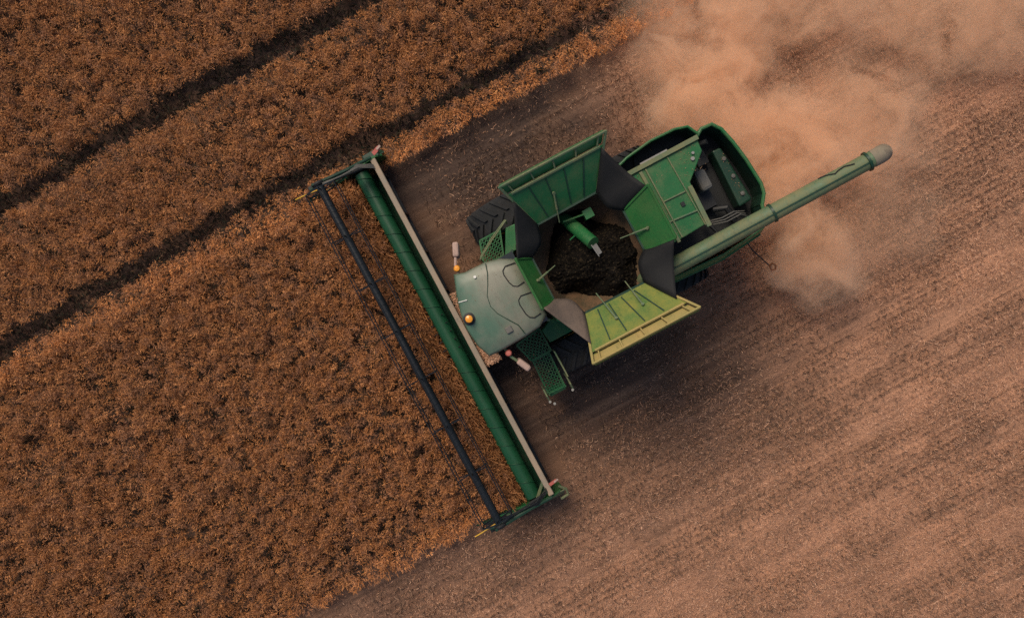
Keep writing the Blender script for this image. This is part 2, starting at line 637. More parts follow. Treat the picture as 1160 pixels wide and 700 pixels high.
# reel
RX, RZ, RR = 3.28, 1.62, .42
b = MB()
b.tube([(RX, HY0 + .12, RZ), (RX, HY1 - .12, RZ)], .095, 18)
b.build('reel_tube', M['reel'], header, smooth=True)
for a in range(6):
    an = math.radians(30 + 60 * a)
    cx, cz = RX + RR * math.cos(an), RZ + RR * math.sin(an)
    t = MB()
    t.tube([(cx, HY0 + .16, cz), (cx, HY1 - .16, cz)], .0125, 7)
    yy = HY0 + .22
    while yy < HY1 - .2:
        t.tube([(cx, yy, cz), (cx - .05, yy, cz - .13), (cx - .09, yy, cz - .22)], .0045, 4, caps=False)
        yy += .15
    t.build('tine_bar', M['reel'], header)
for i in range(8):
    y = HY0 + .18 + (HY1 - HY0 - .36) * i / 7
    t = MB()
    for a in range(6):
        an = math.radians(30 + 60 * a)
        a2 = math.radians(90 + 60 * a)
        p = (RX + RR * math.cos(an), y, RZ + RR * math.sin(an))
        t.bar((RX, y, RZ), p, .03, .022, (0, 1, 0))
        if i in (0, 7):
            t.bar(p, (RX + RR * math.cos(a2), y, RZ + RR * math.sin(a2)), .02, .03, (0, 1, 0))
    t.build('reel_spider', M['reel'], header)
# end sheets
for s, ye in ((-1, HY0), (1, HY1)):
    prof = [(1.70, .18), (1.66, .62), (1.70, .98), (1.86, 1.16), (2.10, 1.10), (2.45, .88), (2.9, .62), (3.35, .42), (3.62, .22), (3.2, .10), (2.4, .08)]
    e = MB()
    y0, y1 = (ye - .07, ye - .015) if s < 0 else (ye + .015, ye + .07)
    n = len(prof)
    vs = [(x, y0, z) for x, z in prof] + [(x, y1, z) for x, z in prof]
    e.add(vs, [tuple(range(n)), tuple(range(n, 2 * n))[::-1]] + [(i, n + i, n + (i + 1) % n, (i + 1) % n) for i in range(n)])
    e.build('end_sheet', M['green'], header, bevel=.012)
    # sloping side shield outside the sheet
    e = MB()
    yo = ye + s * .20
    e.plate([(1.62, ye + s * .08, 1.02), (2.5, ye + s * .08, .92), (2.42, yo, .66), (1.68, yo + s * .02, .72)], .03)
    e.plate([(2.5, ye + s * .08, .92), (3.2, ye + s * .08, .55), (3.0, yo - s * .03, .42), (2.42, yo, .66)], .03)
    e.plate([(1.68, yo + s * .02, .72), (2.42, yo, .66), (2.42, yo, .3), (1.68, yo + s * .02, .3)], .03)
    e.build('side_shield', M['tube'] if s > 0 else M['dkgreen'], header, bevel=.015)
    # divider point
    d = MB()
    d.tube([(3.35, ye + s * .06, .40), (3.75, ye + s * .05, .26), (4.02, ye + s * .03, .14)], [.10, .06, .015], 10)
    d.build('divider_point', M['dkgreen'], header, smooth=True)
    d = MB()
    d.tube([(3.45, ye + s * .10, .62), (3.85, ye + s * .12, .70), (4.10, ye + s * .16, .58)], .016, 8)
    d.build('divider_rod', M['yellow'], header, smooth=True)
    # reel lift arm and its ram
    r = MB()
    r.tube([(1.95, ye + s * .02, 1.32), (2.55, ye - s * .02, 1.52), (RX, ye - s * .06, RZ + .02), (3.52, ye - s * .06, RZ - .04)], .045, 8)
    r.bar((2.5, ye - s * .02, 1.50), (RX + .15, ye - s * .01, RZ + .10), .06, .10)
    r.build('reel_arm', M['dkgreen'], header, bevel=.01)
    r = MB()
    r.tube([(2.05, ye - s * .08, 1.12), (2.5, ye - s * .08, 1.28)], .04, 10)
    r.tube([(2.5, ye - s * .08, 1.28), (2.95, ye - s * .08, 1.46)], .02, 8)
    r.build('reel_ram', M['black'], header, smooth=True)
    # drive cover, pulley and hoses
    p = MB()
    p.lathe([(.0, -.05), (.14, -.05), (.17, 0), (.14, .05), (0, .05)], (RX, ye - s * .03, RZ), (0, 1, 0), 20)
    p.box(RX - .1, RX + .28, ye - .05, ye + .05, RZ - .24, RZ - .1)
    p.build('reel_drive', M['black'], header, bevel=.01)
    q = MB()
    for j in range(4):
        o = .03 * j
        q.tube([(1.98, ye - s * (.15 + o), 1.33), (2.3, ye - s * (.02 + o), 1.50 + .03 * j), (2.75, ye - s * (.05 + o * .6), 1.46 + .05 * j),
                (RX - .1, ye - s * (.08 + o * .3), RZ + .12)], .012, 6)
    q.build('hydraulic_hose', M['filter'] if s < 0 else M['black'], header, smooth=True)
# gear case, belts at the right end
b = MB()
b.prism([(2.2, HY0 - .16), (2.75, HY0 - .15), (2.72, HY0 - .01), (2.2, HY0 - .01)], .45, 1.02)
b.prism([(1.75, HY0 - .22), (2.15, HY0 - .2), (2.15, HY0 - .02), (1.75, HY0 - .02)], .5, 1.10)
b.build('gear_case', M['dkgreen'], header, bevel=.03)
b = MB()
b.bar((1.92, 4.12, 1.24), (2.36, 4.58, 1.0), .07, .07)
b.bar((2.0, 4.36, 1.2), (2.34, 4.66, .98), .03, .03)
b.build('end_strut', M['tube'], header, bevel=.01)
b = MB()
b.tube([(1.72, 4.50, .95), (1.58, 4.66, .9), (1.60, 4.80, .88), (1.80, 4.82, .86)], .035, 8)
b.build('guard_loop', M['tube'], header, smooth=True)
for y, zz, sz in ((HY0 - .06, 1.36, 1), (HY1 - .26, 1.32, .7)):
    b = MB()
    b.bar((1.86, y, zz), (1.66, y - .05, zz + .10), .10 * sz, .02)
    b.build('reflector', M['red'], header)
    b = MB()
    b.bar((1.73, y - .03, zz + .10), (1.62, y - .06, zz + .14), .055 * sz, .02)
    b.build('reflector_tip', M['mirror'], header)

# --- feeder house -----------------------------------------------------------
b = MB()
vs = []
for x, zb, zt in ((1.92, .35, 1.08), (1.2, .65, 1.42), (.35, 1.1, 1.95)):
    vs += [(x, -.72, zb), (x, .72, zb), (x, .72, zt), (x, -.72, zt)]
b.add(vs, [(0, 1, 2, 3), (11, 10, 9, 8)] + [(4 * i + k, 4 * i + 4 + k, 4 * i + 4 + (k + 1) % 4, 4 * i + (k + 1) % 4) for i in (0, 1) for k in range(4)])
b.build('feeder_house', M['dkgreen'], RT, bevel=.02)

# --- chassis ------------------------------------------------------------------
b = MB()
b.box(-4.7, .25, -.78, .78, .95, 1.9)
b.box(-.55, -.02, -1.35, 1.35, .75, 1.15)
b.box(-3.3, -3.1, -1.25, 1.25, .5, .75)
b.box(-3.38, -3.02, -.3, .3, .5, 1.0)
b.build('chassis', M['black'], RT, bevel=.02)


def wheel(x, y, r, w, nl):
    s = 1 if y > 0 else -1
    hub = MB()
    hub.lathe([(0, -.02), (.16, -.02), (.16, .12), (.0, .12)], (x, y, r), (0, s, 0), 16)
    hb = hub.build('wheel', M['yellow'], RT, smooth=True)
    rim = MB()
    ri = r * .56
    rim.lathe([(.05, -.04), (ri * .8, -.02), (ri * .92, w * .3), (ri, w * .42), (ri * 1.04, w * .42), (ri * 1.04, -w * .42), (ri, -w * .42), (ri * .8, -.06), (.05, -.08)],
              (x, y, r), (0, s, 0), 32)
    rim.build('rim', M['yellow'], hb, smooth=True)
    t = MB()
    rt = r - .05
    t.lathe([(ri * 1.0, -w * .43), (ri * 1.25, -w * .5), (rt * .9, -w * .5), (rt * .975, -w * .44), (rt, -w * .3), (rt, w * .3), (rt * .975, w * .44),
             (rt * .9, w * .5), (ri * 1.25, w * .5), (ri * 1.0, w * .43)], (x, y, r), (0, 1, 0), 48)
    for k in range(nl):
        for side in (-1, 1):
            a0 = 2 * PI * (k + (.5 if side > 0 else 0)) / nl
            prev = None
            segs = []
            for q in range(5):
                f = q / 4
                an = a0 + f * 2 * PI / nl * .95
                yy = side * w * (.02 + .46 * f)
                ro = r if f < .9 else r - .03
                segs.append((an, yy, ro))
            dw = 2 * PI / nl * .17
            vs = []
            for an, yy, ro in segs:
                for aa, rr in ((an - dw, rt - .03), (an + dw, rt - .03), (an + dw * .8, ro), (an - dw * .8, ro)):
                    vs.append((x + rr * math.sin(aa), y + yy, r + rr * math.cos(aa)))
            fs = [(0, 1, 2, 3), (19, 18, 17, 16)]
            for q in range(4):
                for e in range(4):
                    fs.append((q * 4 + e, q * 4 + (e + 1) % 4, q * 4 + 4 + (e + 1) % 4, q * 4 + 4 + e))
            t.add(vs, fs)
    t.build('tyre', M['tyre'], hb)


wheel(-.28, 1.78, .98, .76, 20)
wheel(-.28, -1.78, .98, .76, 20)
wheel(-3.2, 1.52, .70, .52, 18)
wheel(-3.2, -1.52, .70, .52, 18)

# --- cab ------------------------------------------------------------------------
c = MB()
low = [(1.25, -.72), (1.38, -.3), (1.38, .3), (1.25, .72), (.12, .78), (.12, -.78)]
up = [(1.45, -.78), (1.60, -.35), (1.60, .35), (1.45, .78), (.14, .80), (.14, -.80)]
n = 6
c.add([(x, y, 2.0) for x, y in low] + [(x, y, 3.58) for x, y in up],
      [tuple(range(n))[::-1], tuple(range(n, 12))] + [(i, (i + 1) % n, n + (i + 1) % n, n + i) for i in range(n)])
cab = c.build('cab', M['glass'], RT)
c = MB()
for i in range(6):
    c.bar((*low[i], 2.0), (*up[i], 3.58), .07, .07)
c.prism([(x * 1.01, y * 1.03) for x, y in low], 1.84, 2.02)
c.build('cab_frame', M['dkgreen'], cab, bevel=.01)
roofpoly = [(1.42, -.93), (1.54, -.60), (1.68, -.12), (1.71, .20), (1.67, .58), (1.56, .88), (1.30, .89), (.72, .87), (.36, .83), (.13, .68),
            (.13, .30), (.15, -.2), (.18, -.62), (.45, -.77), (.75, -.85), (1.20, -.86)]


def roof_z(x, y):
    return 3.80 - .06 * (y / .9) ** 2 - .05 * max(0, (x - .7)) ** 2


r = MB()
cx, cy = .95, 0.0
rings = [(1.0, -.17), (1.012, -.09), (.99, -.03), (.95, .0), (.7, .012), (.4, .02), (.15, .022)]
vs = []
for sc, dz in rings:
    for x, y in roofpoly:
        X, Y = cx + (x - cx) * sc, cy + (y - cy) * sc
        vs.append((X, Y, roof_z(X, Y) + dz))
n = len(roofpoly)
fs = [(q * n + i, q * n + (i + 1) % n, (q + 1) * n + (i + 1) % n, (q + 1) * n + i) for q in range(len(rings) - 1) for i in range(n)]
fs += [tuple(range(n))[::-1], tuple(range((len(rings) - 1) * n, len(rings) * n))]
r.add(vs, [f[::-1] for f in fs])
roof = r.build('cab_roof', M['roof'], RT, smooth=True)


def roofline(name, pts, rad, mat, closed=False, lift=.016):
    P = [(x, y, roof_z(x, y) + lift) for x, y in pts]
    if closed:
        P.append(P[0])
    q = MB()
    q.tube(P, rad, 6)
    return q.build(name, mat, roof, smooth=True)


roofline('roof_seam', [(.74, -.82), (.80, -.62), (.90, -.42), (1.02, -.22), (1.06, 0), (1.0, .20), (.86, .42), (.74, .6), (.70, .82)], .011, M['dkgreen'])
for y0, y1 in ((-.58, -.10), (.10, .62)):
    pts = [(.20, y0 + .03), (.42, y0), (.50, y0 + .06), (.52, y0 + .15), (.50, y1 - .15), (.46, y1 - .05), (.38, y1), (.22, y1 - .02)]
    roofline('hatch_seal', pts, .012, M['black'], closed=False, lift=.018)
bc = MB()
bc.lathe([(0, 0), (.13, 0), (.13, .03), (.085, .04), (.085, .06)], (1.56, .02, roof_z(1.56, .02) - .01), (0, 0, 1), 20)
bb = bc.build('beacon', M['black'], roof, smooth=True)
bc = MB()
bc.lathe([(.078, 0), (.08, .10), (.07, .14), (.03, .155), (0, .156)], (1.56, .02, roof_z(1.56, .02) + .05), (0, 0, 1), 20)
bc.build('beacon_lens', M['amber'], bb, smooth=True)
b = MB()
b.box(.88, 1.02, .52, .66, roof_z(.95, .59), roof_z(.95, .59) + .05)
b.build('aerial_box', M['filter'], roof, bevel=.02)
b = MB()
b.lathe([(0, 0), (.03, 0), (.03, .05), (0, .05)], (1.06, -.68, roof_z(1.06, -.68) + .0), (0, 0, 1), 10)
b.build('roof_bolt', M['white'], roof)
b = MB()
b.tube([(1.60, -.38, roof_z(1.6, -.38)), (1.42, -.34, roof_z(1.42, -.34) + .03)], .01, 6)
b.build('roof_aerial', M['white'], roof)
# mirrors on their arms
for s in (-1, 1):
    x0 = 1.34 if s < 0 else 1.22
    a = MB()
    a.tube([(x0, s * .86, 3.45), (x0 - .03, s * 1.10, 3.48), (x0 - .22, s * 1.45, 3.40)], .03, 8)
    ma = a.build('mirror_arm', M['tube'] if s > 0 else M['mirror'], RT, smooth=True)
    a = MB()
    a.bar((x0 - .12, s * 1.24, 3.32), (x0 - .25, s * 1.52, 3.30), .13, .42)
    a.build('mirror_head', M['mirror'], ma, bevel=.04)
    a = MB()
    a.lathe([(0, 0), (.07, 0), (.07, .06), (.05, .085), (0, .09)], (x0 - .03, s * 1.02, 3.49), (0, 0, 1), 14)
    a.build('side_lamp', M['red'] if s > 0 else M['amber'], ma, smooth=True)

# --- grain tank -------------------------------------------------------------------
octo = [(-.15, -.47), (-.15, .47), (-.58, 1.03), (-1.95, 1.05), (-2.27, .45), (-2.27, -.45), (-1.95, -1.05), (-.58, -1.03)]
wall = [(-.02, -.9), (-.02, .9), (-.45, 1.32), (-2.0, 1.32), (-2.45, .9), (-2.45, -.9), (-2.0, -1.32), (-.45, -1.32)]
t = MB()
vs = [(x, y, 3.62) for x, y in octo] + [(x, y, 3.42) for x, y in wall] + [(x, y, 1.75) for x, y in wall]
t.add(vs, [(q * 8 + i, q * 8 + (i + 1) % 8, q * 8 + 8 + (i + 1) % 8, q * 8 + 8 + i) for q in (0, 1) for i in range(8)])
t.build('grain_tank', M['green'], RT, solid=.03)
t = MB()
vs = []
for sc, z in ((.97, 3.40), (.80, 2.98), (.5, 2.45), (.2, 2.15)):
    for i, (x, y) in enumerate(wall):
        vs.append((-1.2 + (x + 1.2) * sc, y * sc, z))
t.add(vs, [(q * 8 + i, q * 8 + (i + 1) % 8, q * 8 + 8 + (i + 1) % 8, q * 8 + 8 + i) for q in range(3) for i in range(8)] + [tuple(range(24, 32))])
t.build('tank_lining', M['liner'], RT)
t = MB()
for i in range(8):
    p, q = octo[i], octo[(i + 1) % 8]
    t.bar((*p, 3.63), (*q, 3.63), .05, .05)
t.build('tank_rim', M['dkgreen'], RT)


def flap(hf, hr, of, orr, name_mat, ribs, strut_at, split=.79, label=None):
    """hinged tank extension: hinge edge hf-hr, outer edge of-orr"""
    P = lambda s, tt: lerp(lerp(hf, hr, s), lerp(of, orr, s), tt)
    nrm = (Vector(hr) - Vector(hf)).cross(Vector(of) - Vector(hf)).normalized()
    if nrm.z < 0:
        nrm = -nrm
    m = MB()
    m.plate([P(0, 0), P(1, 0), P(1, split), P(0, split)], .025)
    if split < 1:
        m.plate([P(0, split) - nrm * .07, P(1, split) - nrm * .07, P(1, 1) - nrm * .07, P(0, 1) - nrm * .07], .025)
    fp = m.build('tank_flap', name_mat, RT, bevel=.006, label=label)
    for s in ribs:
        q = MB()
        q.bar(P(s, .06) + nrm * .006, P(s, split - .06) + nrm * .006, .024, .03, nrm)
        q.build('flap_seam', M['dkgreen'], fp)  # dark fold lines, the shade of their gaps put into the colour
    r = MB()
    if split < 1:
        r.bar(P(.03, split), P(.97, split), .05, .06, nrm)
        for s in np.linspace(.06, .94, 5):
            r.bar(P(s, split + .02) - nrm * .02, P(s, .985) - nrm * .02, .03, .05, nrm)
    r.bar(P(-.012, 1), P(1.012, 1), .045, .05, nrm)
    for s in (-.01, 1.01):
        r.bar(P(s, .05), P(s, 1.01), .05, .05, nrm)
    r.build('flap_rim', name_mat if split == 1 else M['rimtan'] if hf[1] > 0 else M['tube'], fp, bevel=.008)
    if split < 1:
        q = MB()
        q.plate([P(.0, split + .02) - nrm * .065, P(1, split + .02) - nrm * .065, P(1, .99) - nrm * .065, P(0, .99) - nrm * .065], .004)
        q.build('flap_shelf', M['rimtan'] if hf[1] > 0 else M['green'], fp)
    for s, inward in strut_at:
        g = MB()
        a = P(s, .42) + nrm * .03
        e = Vector(inward)
        g.tube([a, lerp(a, e, .55)], .022, 8)
        g.tube([lerp(a, e, .55), e], .012, 8)
        g.lathe([(0, -.02), (.035, -.02), (.035, .02), (0, .02)], a, nrm, 10)
        g.build('gas_strut', M['tube'], fp, smooth=True)
    return fp


ribs = (.2, .38, .58, .79)
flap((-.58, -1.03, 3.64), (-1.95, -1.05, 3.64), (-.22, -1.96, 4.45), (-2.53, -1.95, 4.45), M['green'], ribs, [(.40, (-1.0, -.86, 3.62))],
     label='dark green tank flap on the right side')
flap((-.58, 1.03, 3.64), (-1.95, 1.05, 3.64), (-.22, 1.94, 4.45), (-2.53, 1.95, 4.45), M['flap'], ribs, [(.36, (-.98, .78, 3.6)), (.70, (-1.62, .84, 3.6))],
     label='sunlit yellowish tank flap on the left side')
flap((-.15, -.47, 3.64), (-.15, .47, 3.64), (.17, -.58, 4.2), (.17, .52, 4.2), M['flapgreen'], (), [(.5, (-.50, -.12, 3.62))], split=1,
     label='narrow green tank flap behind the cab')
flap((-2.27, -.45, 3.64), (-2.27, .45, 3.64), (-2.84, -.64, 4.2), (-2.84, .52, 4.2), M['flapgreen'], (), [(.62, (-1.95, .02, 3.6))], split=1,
     label='green tank flap in front of the engine deck')


def gusset(a, b, c, d, mat, label=None):
    """flexible corner sheet: hinge points b, c and raised points a, d"""
    n = 8
    g = MB()
    vs = []
    for i in range(n + 1):
        s = i / n
        lo, hi = lerp(b, c, s), lerp(a, d, s)
        for j in range(n + 1):
            tt = j / n
            p = lo.lerp(hi, tt)
            cxy = Vector((-1.2, 0, 0)) - Vector((p.x, p.y, 0))
            p += cxy.normalized() * (.13 * math.sin(PI * s) * (1 - tt) ** 1.2)
            p.z -= .16 * math.sin(PI * s) * tt ** 1.5 + .015 * math.sin(9 * s + 5 * tt)
            vs.append(p)
    g.add(vs, [(i * (n + 1) + j, (i + 1) * (n + 1) + j, (i + 1) * (n + 1) + j + 1, i * (n + 1) + j + 1) for i in range(n) for j in range(n)])
    g.build('corner_gusset', mat, RT, smooth=True, solid=.014, label=label)


gusset((.14, -.58, 4.17), (-.15, -.47, 3.66), (-.58, -1.03, 3.66), (-.33, -1.62, 4.22), M['rubber'])
gusset((.14, .53, 4.17), (-.15, .47, 3.66), (-.58, 1.03, 3.66), (-.36, 1.60, 4.20), M['gusset'], label='pale corner gusset beside the cab')
gusset((-2.81, -.63, 4.17), (-2.27, -.45, 3.66), (-1.95, -1.05, 3.66), (-2.36, -1.74, 4.28), M['rubber'])
gusset((-2.81, .52, 4.17), (-2.27, .45, 3.66), (-1.95, 1.05, 3.66), (-2.28, 1.62, 4.2), M['rubber'])

# filling auger standing in the tank
b = MB()
b.tube([(-1.18, -1.05, 2.75), (-1.26, -.72, 3.12), (-1.42, -.16, 3.55)], [.13, .14, .14], 18)
fa = b.build('filling_auger', M['green'], RT, smooth=True)
b = MB()
b.bar((-1.43, -.12, 3.50), (-1.46, .10, 3.42), .10, .02)
b.tube([(-1.36, -.14, 3.62), (-1.40, .14, 3.56)], .012, 6)
b.build('auger_paddle', M['steel'], fa)
b = MB()
b.tube([(-1.05, -.45, 3.3), (-1.25, -.5, 3.3)], .016, 6)
b.tube([(-1.1, -.85, 3.35), (-1.55, -.78, 3.4)], .02, 6)
b.box(-1.75, -1.55, -.86, -.66, 3.1, 3.35)
b.build('auger_bracket', M['green'], fa)

# the grain lying in the tank (a thing of its own, it rests in the tank)
gr = MB()
n = 64
vs = []
for i in range(n + 1):
    for j in range(n + 1):
        X, Y = -2.25 + 2.1 * i / n, -1.12 + 2.24 * j / n
        q = math.hypot((X + 1.2) / 1.0, (Y - .1) / 1.0)
        nz = float(fbm(np.array([X]), np.array([Y]), .8, 303)[0]) - .5
        dip = sum(.75 * math.exp(-(((X - gx) / .36) ** 2 + ((Y - gy) / .42) ** 2)) for gx, gy in ((-.45, -.72), (-2.02, -.70), (-.62, .86)))
        vs.append((X, Y, -dip + 2.93 + .16 * math.exp(-q * q * 2) + .8 * nz + .07 * random.random()))
gr.add(vs, [(i * (n + 1) + j, (i + 1) * (n + 1) + j, (i + 1) * (n + 1) + j + 1, i * (n + 1) + j + 1) for i in range(n) for j in range(n)])
go = gr.build('harvested_grain', M['grain'], None, smooth=True)
go.location = ORIGIN
go.rotation_euler = (0, 0, HEADING)
tag(go, 'dark harvested grain lying in the open tank', 'grain', 'stuff')

# --- engine deck and rear body ---------------------------------------------------
d = MB()
deck = [(-2.62, -1.02), (-4.28, -1.02), (-4.26, -.77), (-3.74, -.32), (-3.70, .58), (-2.98, .62), (-2.6, .62)]
d.prism(deck, 3.20, 3.70)
dk = d.build('engine_deck', M['green'], RT, bevel=.02)
d = MB()
Z = 3.72
d.bar((-2.60, -1.06, Z), (-4.30, -1.06, Z), .10, .09)
d.bar((-2.93, -.98, Z), (-2.96, .66, Z), .07, .06)
d.bar((-3.05, -.98, Z), (-3.06, .60, Z), .03, .04)
d.bar((-3.68, -.25, Z), (-3.66, .66, Z), .10, .08)
d.bar((-3.56, -.98, Z), (-3.60, .60, Z), .025, .03)
d.bar((-3.06, -.22, Z), (-3.56, -.20, Z), .03, .03, )
d.bar((-2.98, .20, Z), (-3.60, .26, Z), .035, .04)
d.build('deck_rail', M['tube'], dk, bevel=.008)
d = MB()
d.bar((-3.0, -1.125, 3.73), (-3.62, -1.125, 3.73), .03, .03)  # pale strip painting the highlight along the edge of the deck
d.build('edge_highlight', M['steel'], dk)
for x, y, r in ((-4.06, -.82, .03), (-4.0, -.72, .04)):
    d = MB()
    d.lathe([(0, 0), (r, 0), (r, .05), (0, .05)], (x, y, 3.70), (0, 0, 1), 12)
    d.build('filler_cap', M['steel'], dk)
d = MB()
d.box(-3.43, -3.35, -.04, .05, 3.70, 3.735)
d.build('deck_handle', M['black'], dk)

# right hand cooling screen housing, open black inside, with curved outer panel
o = MB()
curve = [(-2.58, -1.30), (-2.9, -1.40), (-3.49, -1.48), (-4.05, -1.46), (-4.33, -1.38), (-4.45, -1.14)]
for i in range(len(curve) - 1):
    (x0, y0), (x1, y1) = curve[i], curve[i + 1]
    o.plate([(x0, y0, 3.36), (x1, y1, 3.36), (x1 * .998, y1 - .05, 2.4), (x0, y0 - .05, 2.4)], .03)
    o.plate([(x0, y0 - .05, 2.4), (x1, y1 - .05, 2.4), (x1, y1 + .1, 1.3), (x0, y0 + .1, 1.3)], .03)
sp = o.build('screen_housing', M['dkgreen'], RT, bevel=.006)
o = MB()
o.tube([(x, y, 3.37) for x, y in curve], .03, 8)
o.build('housing_lip', M['green'], sp, smooth=True)
o = MB()
o.prism([(-2.56, -1.0)] + [(x, y - .045) for x, y in curve] + [(-4.5, -1.0)], 2.55, 2.62)
o.lathe([(0, -.02), (.38, -.02), (.40, .03), (0, .06)], (-3.5, -1.16, 2.66), (0, 0, 1), 24)
o.build('cooling_screen', M['black'], sp, bevel=.005)

# rear hood: walls round an open engine bay
hood = [(-4.46, -1.12), (-4.62, -1.22), (-4.86, -1.20), (-4.99, -1.02), (-5.08, -.66), (-5.15, -.20), (-5.19, .40), (-5.15, .60), (-5.0, .80), (-4.88, 1.20)]
o = MB()
for i in range(len(hood) - 1):
    (x0, y0), (x1, y1) = hood[i], hood[i + 1]
    o.plate([(x0, y0, 3.20), (x1, y1, 3.20), (x1 - .04, y1, 2.3), (x0 - .04, y0, 2.3)], .035)
    o.plate([(x0 - .04, y0, 2.3), (x1 - .04, y1, 2.3), (x1 + .15, y1 * .95, 1.25), (x0 + .15, y0 * .95, 1.25)], .035)
ho = o.build('rear_hood', M['dkgreen'], RT, bevel=.006)
o = MB()
o.tube([(x + .01, y, 3.20) for x, y in hood], .04, 8)
o.build('hood_lip', M['green'], ho, smooth=True)
o = MB()
o.prism([(-2.56, -1.3), (-4.3, -1.3)] + [(x - .035, y) for x, y in hood] + [(-2.56, 1.36)], 2.25, 2.32)
o.build('engine_bay', M['black'], RT)
o = MB()
o.box(-4.30, -3.78, -.55, .35, 2.32, 2.72)
o.box(-4.62, -4.36, -1.0, -.55, 2.32, 2.60)
o.tube([(-4.2, .4, 2.6), (-4.45, .5, 2.7), (-4.5, .85, 2.6)], .08, 10)
o.tube([(-3.9, .5, 2.7), (-4.0, .9, 2.75), (-3.4, .95, 2.7)], .06, 10)
o.build('engine', M['black'], RT, bevel=.03)
o = MB()
o.box(-4.30, -4.04, -.48, -.02, 2.72, 3.14)
o.build('air_filter', M['filter'], RT, bevel=.07)
o = MB()
o.prism([(-4.70, -.72), (-4.90, -.70), (-4.98, .60), (-4.66, .62)], 2.4, 2.86)
o.build('fuel_tank', M['dkgreen'], RT, bevel=.04)
for i in range(3):
    o = MB()
    o.lathe([(0, 0), (.045, 0), (.045, .04), (0, .05)], (-4.84, -.45 + .42 * i, 2.86), (0, 0, 1), 10)
    o.build('tank_cap', M['filter'], RT)
o = MB()
for i in range(3):
    yy = .55 + .06 * i
    o.tube([(-3.9 - .05 * i, yy + .02, 2.75), (-4.2 - .03 * i, yy + .10, 2.9), (-4.5 - .05 * i, yy + .10, 2.85), (-4.75, yy + .2, 2.7)], .012, 6)
o.build('engine_pipe', M['filter'], RT, smooth=True)
o = MB()
o.tube([(-4.47, -.95, 2.3), (-4.47, -.95, 3.05), (-4.60, -.93, 3.15)], .06, 12)
o.build('exhaust_pipe', M['black'], RT, smooth=True)

# side panels
for s in (-1, 1):
    o = MB()
    x1 = -2.52
    o.plate([(-.9, s * 1.36, 3.1), (x1, s * 1.36, 3.1), (x1, s * 1.44, 2.2), (-.9, s * 1.44, 2.2)], .03)
    o.plate([(-.9, s * 1.44, 2.2), (x1, s * 1.44, 2.2), (x1, s * 1.30, 1.35), (-1.1, s * 1.30, 1.35)], .03)
    o.build('side_panel', M['green'], RT, bevel=.006)
o = MB()
sh = [(-2.52, 1.22), (-2.75, 1.30), (-3.85, 1.36), (-4.86, 1.26)]
for i in range(3):
    (x0, y0), (x1, y1) = sh[i], sh[i + 1]
    o.plate([(x0, y0, 3.04), (x1, y1, 3.04), (x1, y1 + .10, 2.6), (x0, y0 + .10, 2.6)], .03)
    o.plate([(x0, y0 + .10, 2.6), (x1, y1 + .10, 2.6), (x1, y1, 1.35), (x0, y0, 1.35)], .03)
o.build('left_shell', M['green'], RT, bevel=.006).name = 'rear_side_panel'
o = MB()
o.tube([(-4.70, 1.30, 1.95), (-4.74, 1.62, 1.92), (-4.95, 2.20, 1.88)], .014, 6)
ro = o.build('marker_rod', M['black'], RT, smooth=True)
o = MB()
o.tube([(-4.93, 2.14, 1.9), (-5.0, 2.12, 1.94), (-5.05, 2.2, 1.9), (-5.02, 2.28, 1.86), (-4.93, 2.26, 1.86), (-4.93, 2.15, 1.9)], .022, 8)
o.build('marker_lamp', M['orange'], ro, smooth=True)

# --- unloading auger ----------------------------------------------------------
def tz(x):
    return 3.32 + (-x - 2.3) / 5.0 * .75


def ty(x):
    return 1.06 - (-x - 2.3) / 5.0 * .06


o = MB()
o.tube([(-2.12, 1.06, 1.6), (-2.12, 1.06, 3.0), (-2.2, 1.06, 3.22), (-2.42, ty(-2.42), tz(-2.42)), (-7.1, ty(-7.1), tz(-7.1))], [.20, .20, .20, .19, .170], 28)
ut = o.build('unloading_tube', M['tube'], RT, smooth=True)
o = MB()
o.bar((-2.5, ty(-2.5) + .03, tz(-2.5) + .184), (-7.0, ty(-7) + .03, tz(-7) + .166), .03, .03)
o.build('tube_rib', M['dkgreen'], ut)
for x in (-4.92, -6.98):
    o = MB()
    d_ = Vector((-5, -.06, .75))
    o.lathe([(.16, -.025), (.205, -.025), (.205, .025), (.16, .025)], (x, ty(x), tz(x)), d_, 28, closed=True)
    o.build('tube_clamp', M['dkgreen'], ut, smooth=True)
o = MB()
o.tube([(-7.08, ty(-7.08), tz(-7.08)), (-7.24, ty(-7.24), tz(-7.24) + .0), (-7.36, ty(-7.36), tz(-7.36) - .10), (-7.40, ty(-7.4), tz(-7.4) - .32)], [.176, .180, .178, .17], 24)
o.build('spout_boot', M['boot'], ut, smooth=True)
o = MB()
pts = []
for x, dy, dz in ((-5.98, -.20, .08), (-6.1, -.19, .11), (-6.2, -.155, .15), (-6.27, -.12, .185), (-6.36, -.15, .155), (-6.5, -.165, .14), (-6.6, -.13, .175), (-6.68, -.11, .19)):
    pts.append((x, ty(x) + dy * .85, tz(x) + dz * .86))
o.tube(pts, .014, 6)
o.build('tube_cable', M['black'], ut, smooth=True)
# cradle carrying the tube
o = MB()
o.bar((-4.3, 1.06, 2.3), (-4.3, 1.06, 3.42), .08, .08)
o.build('tube_cradle', M['black'], RT)


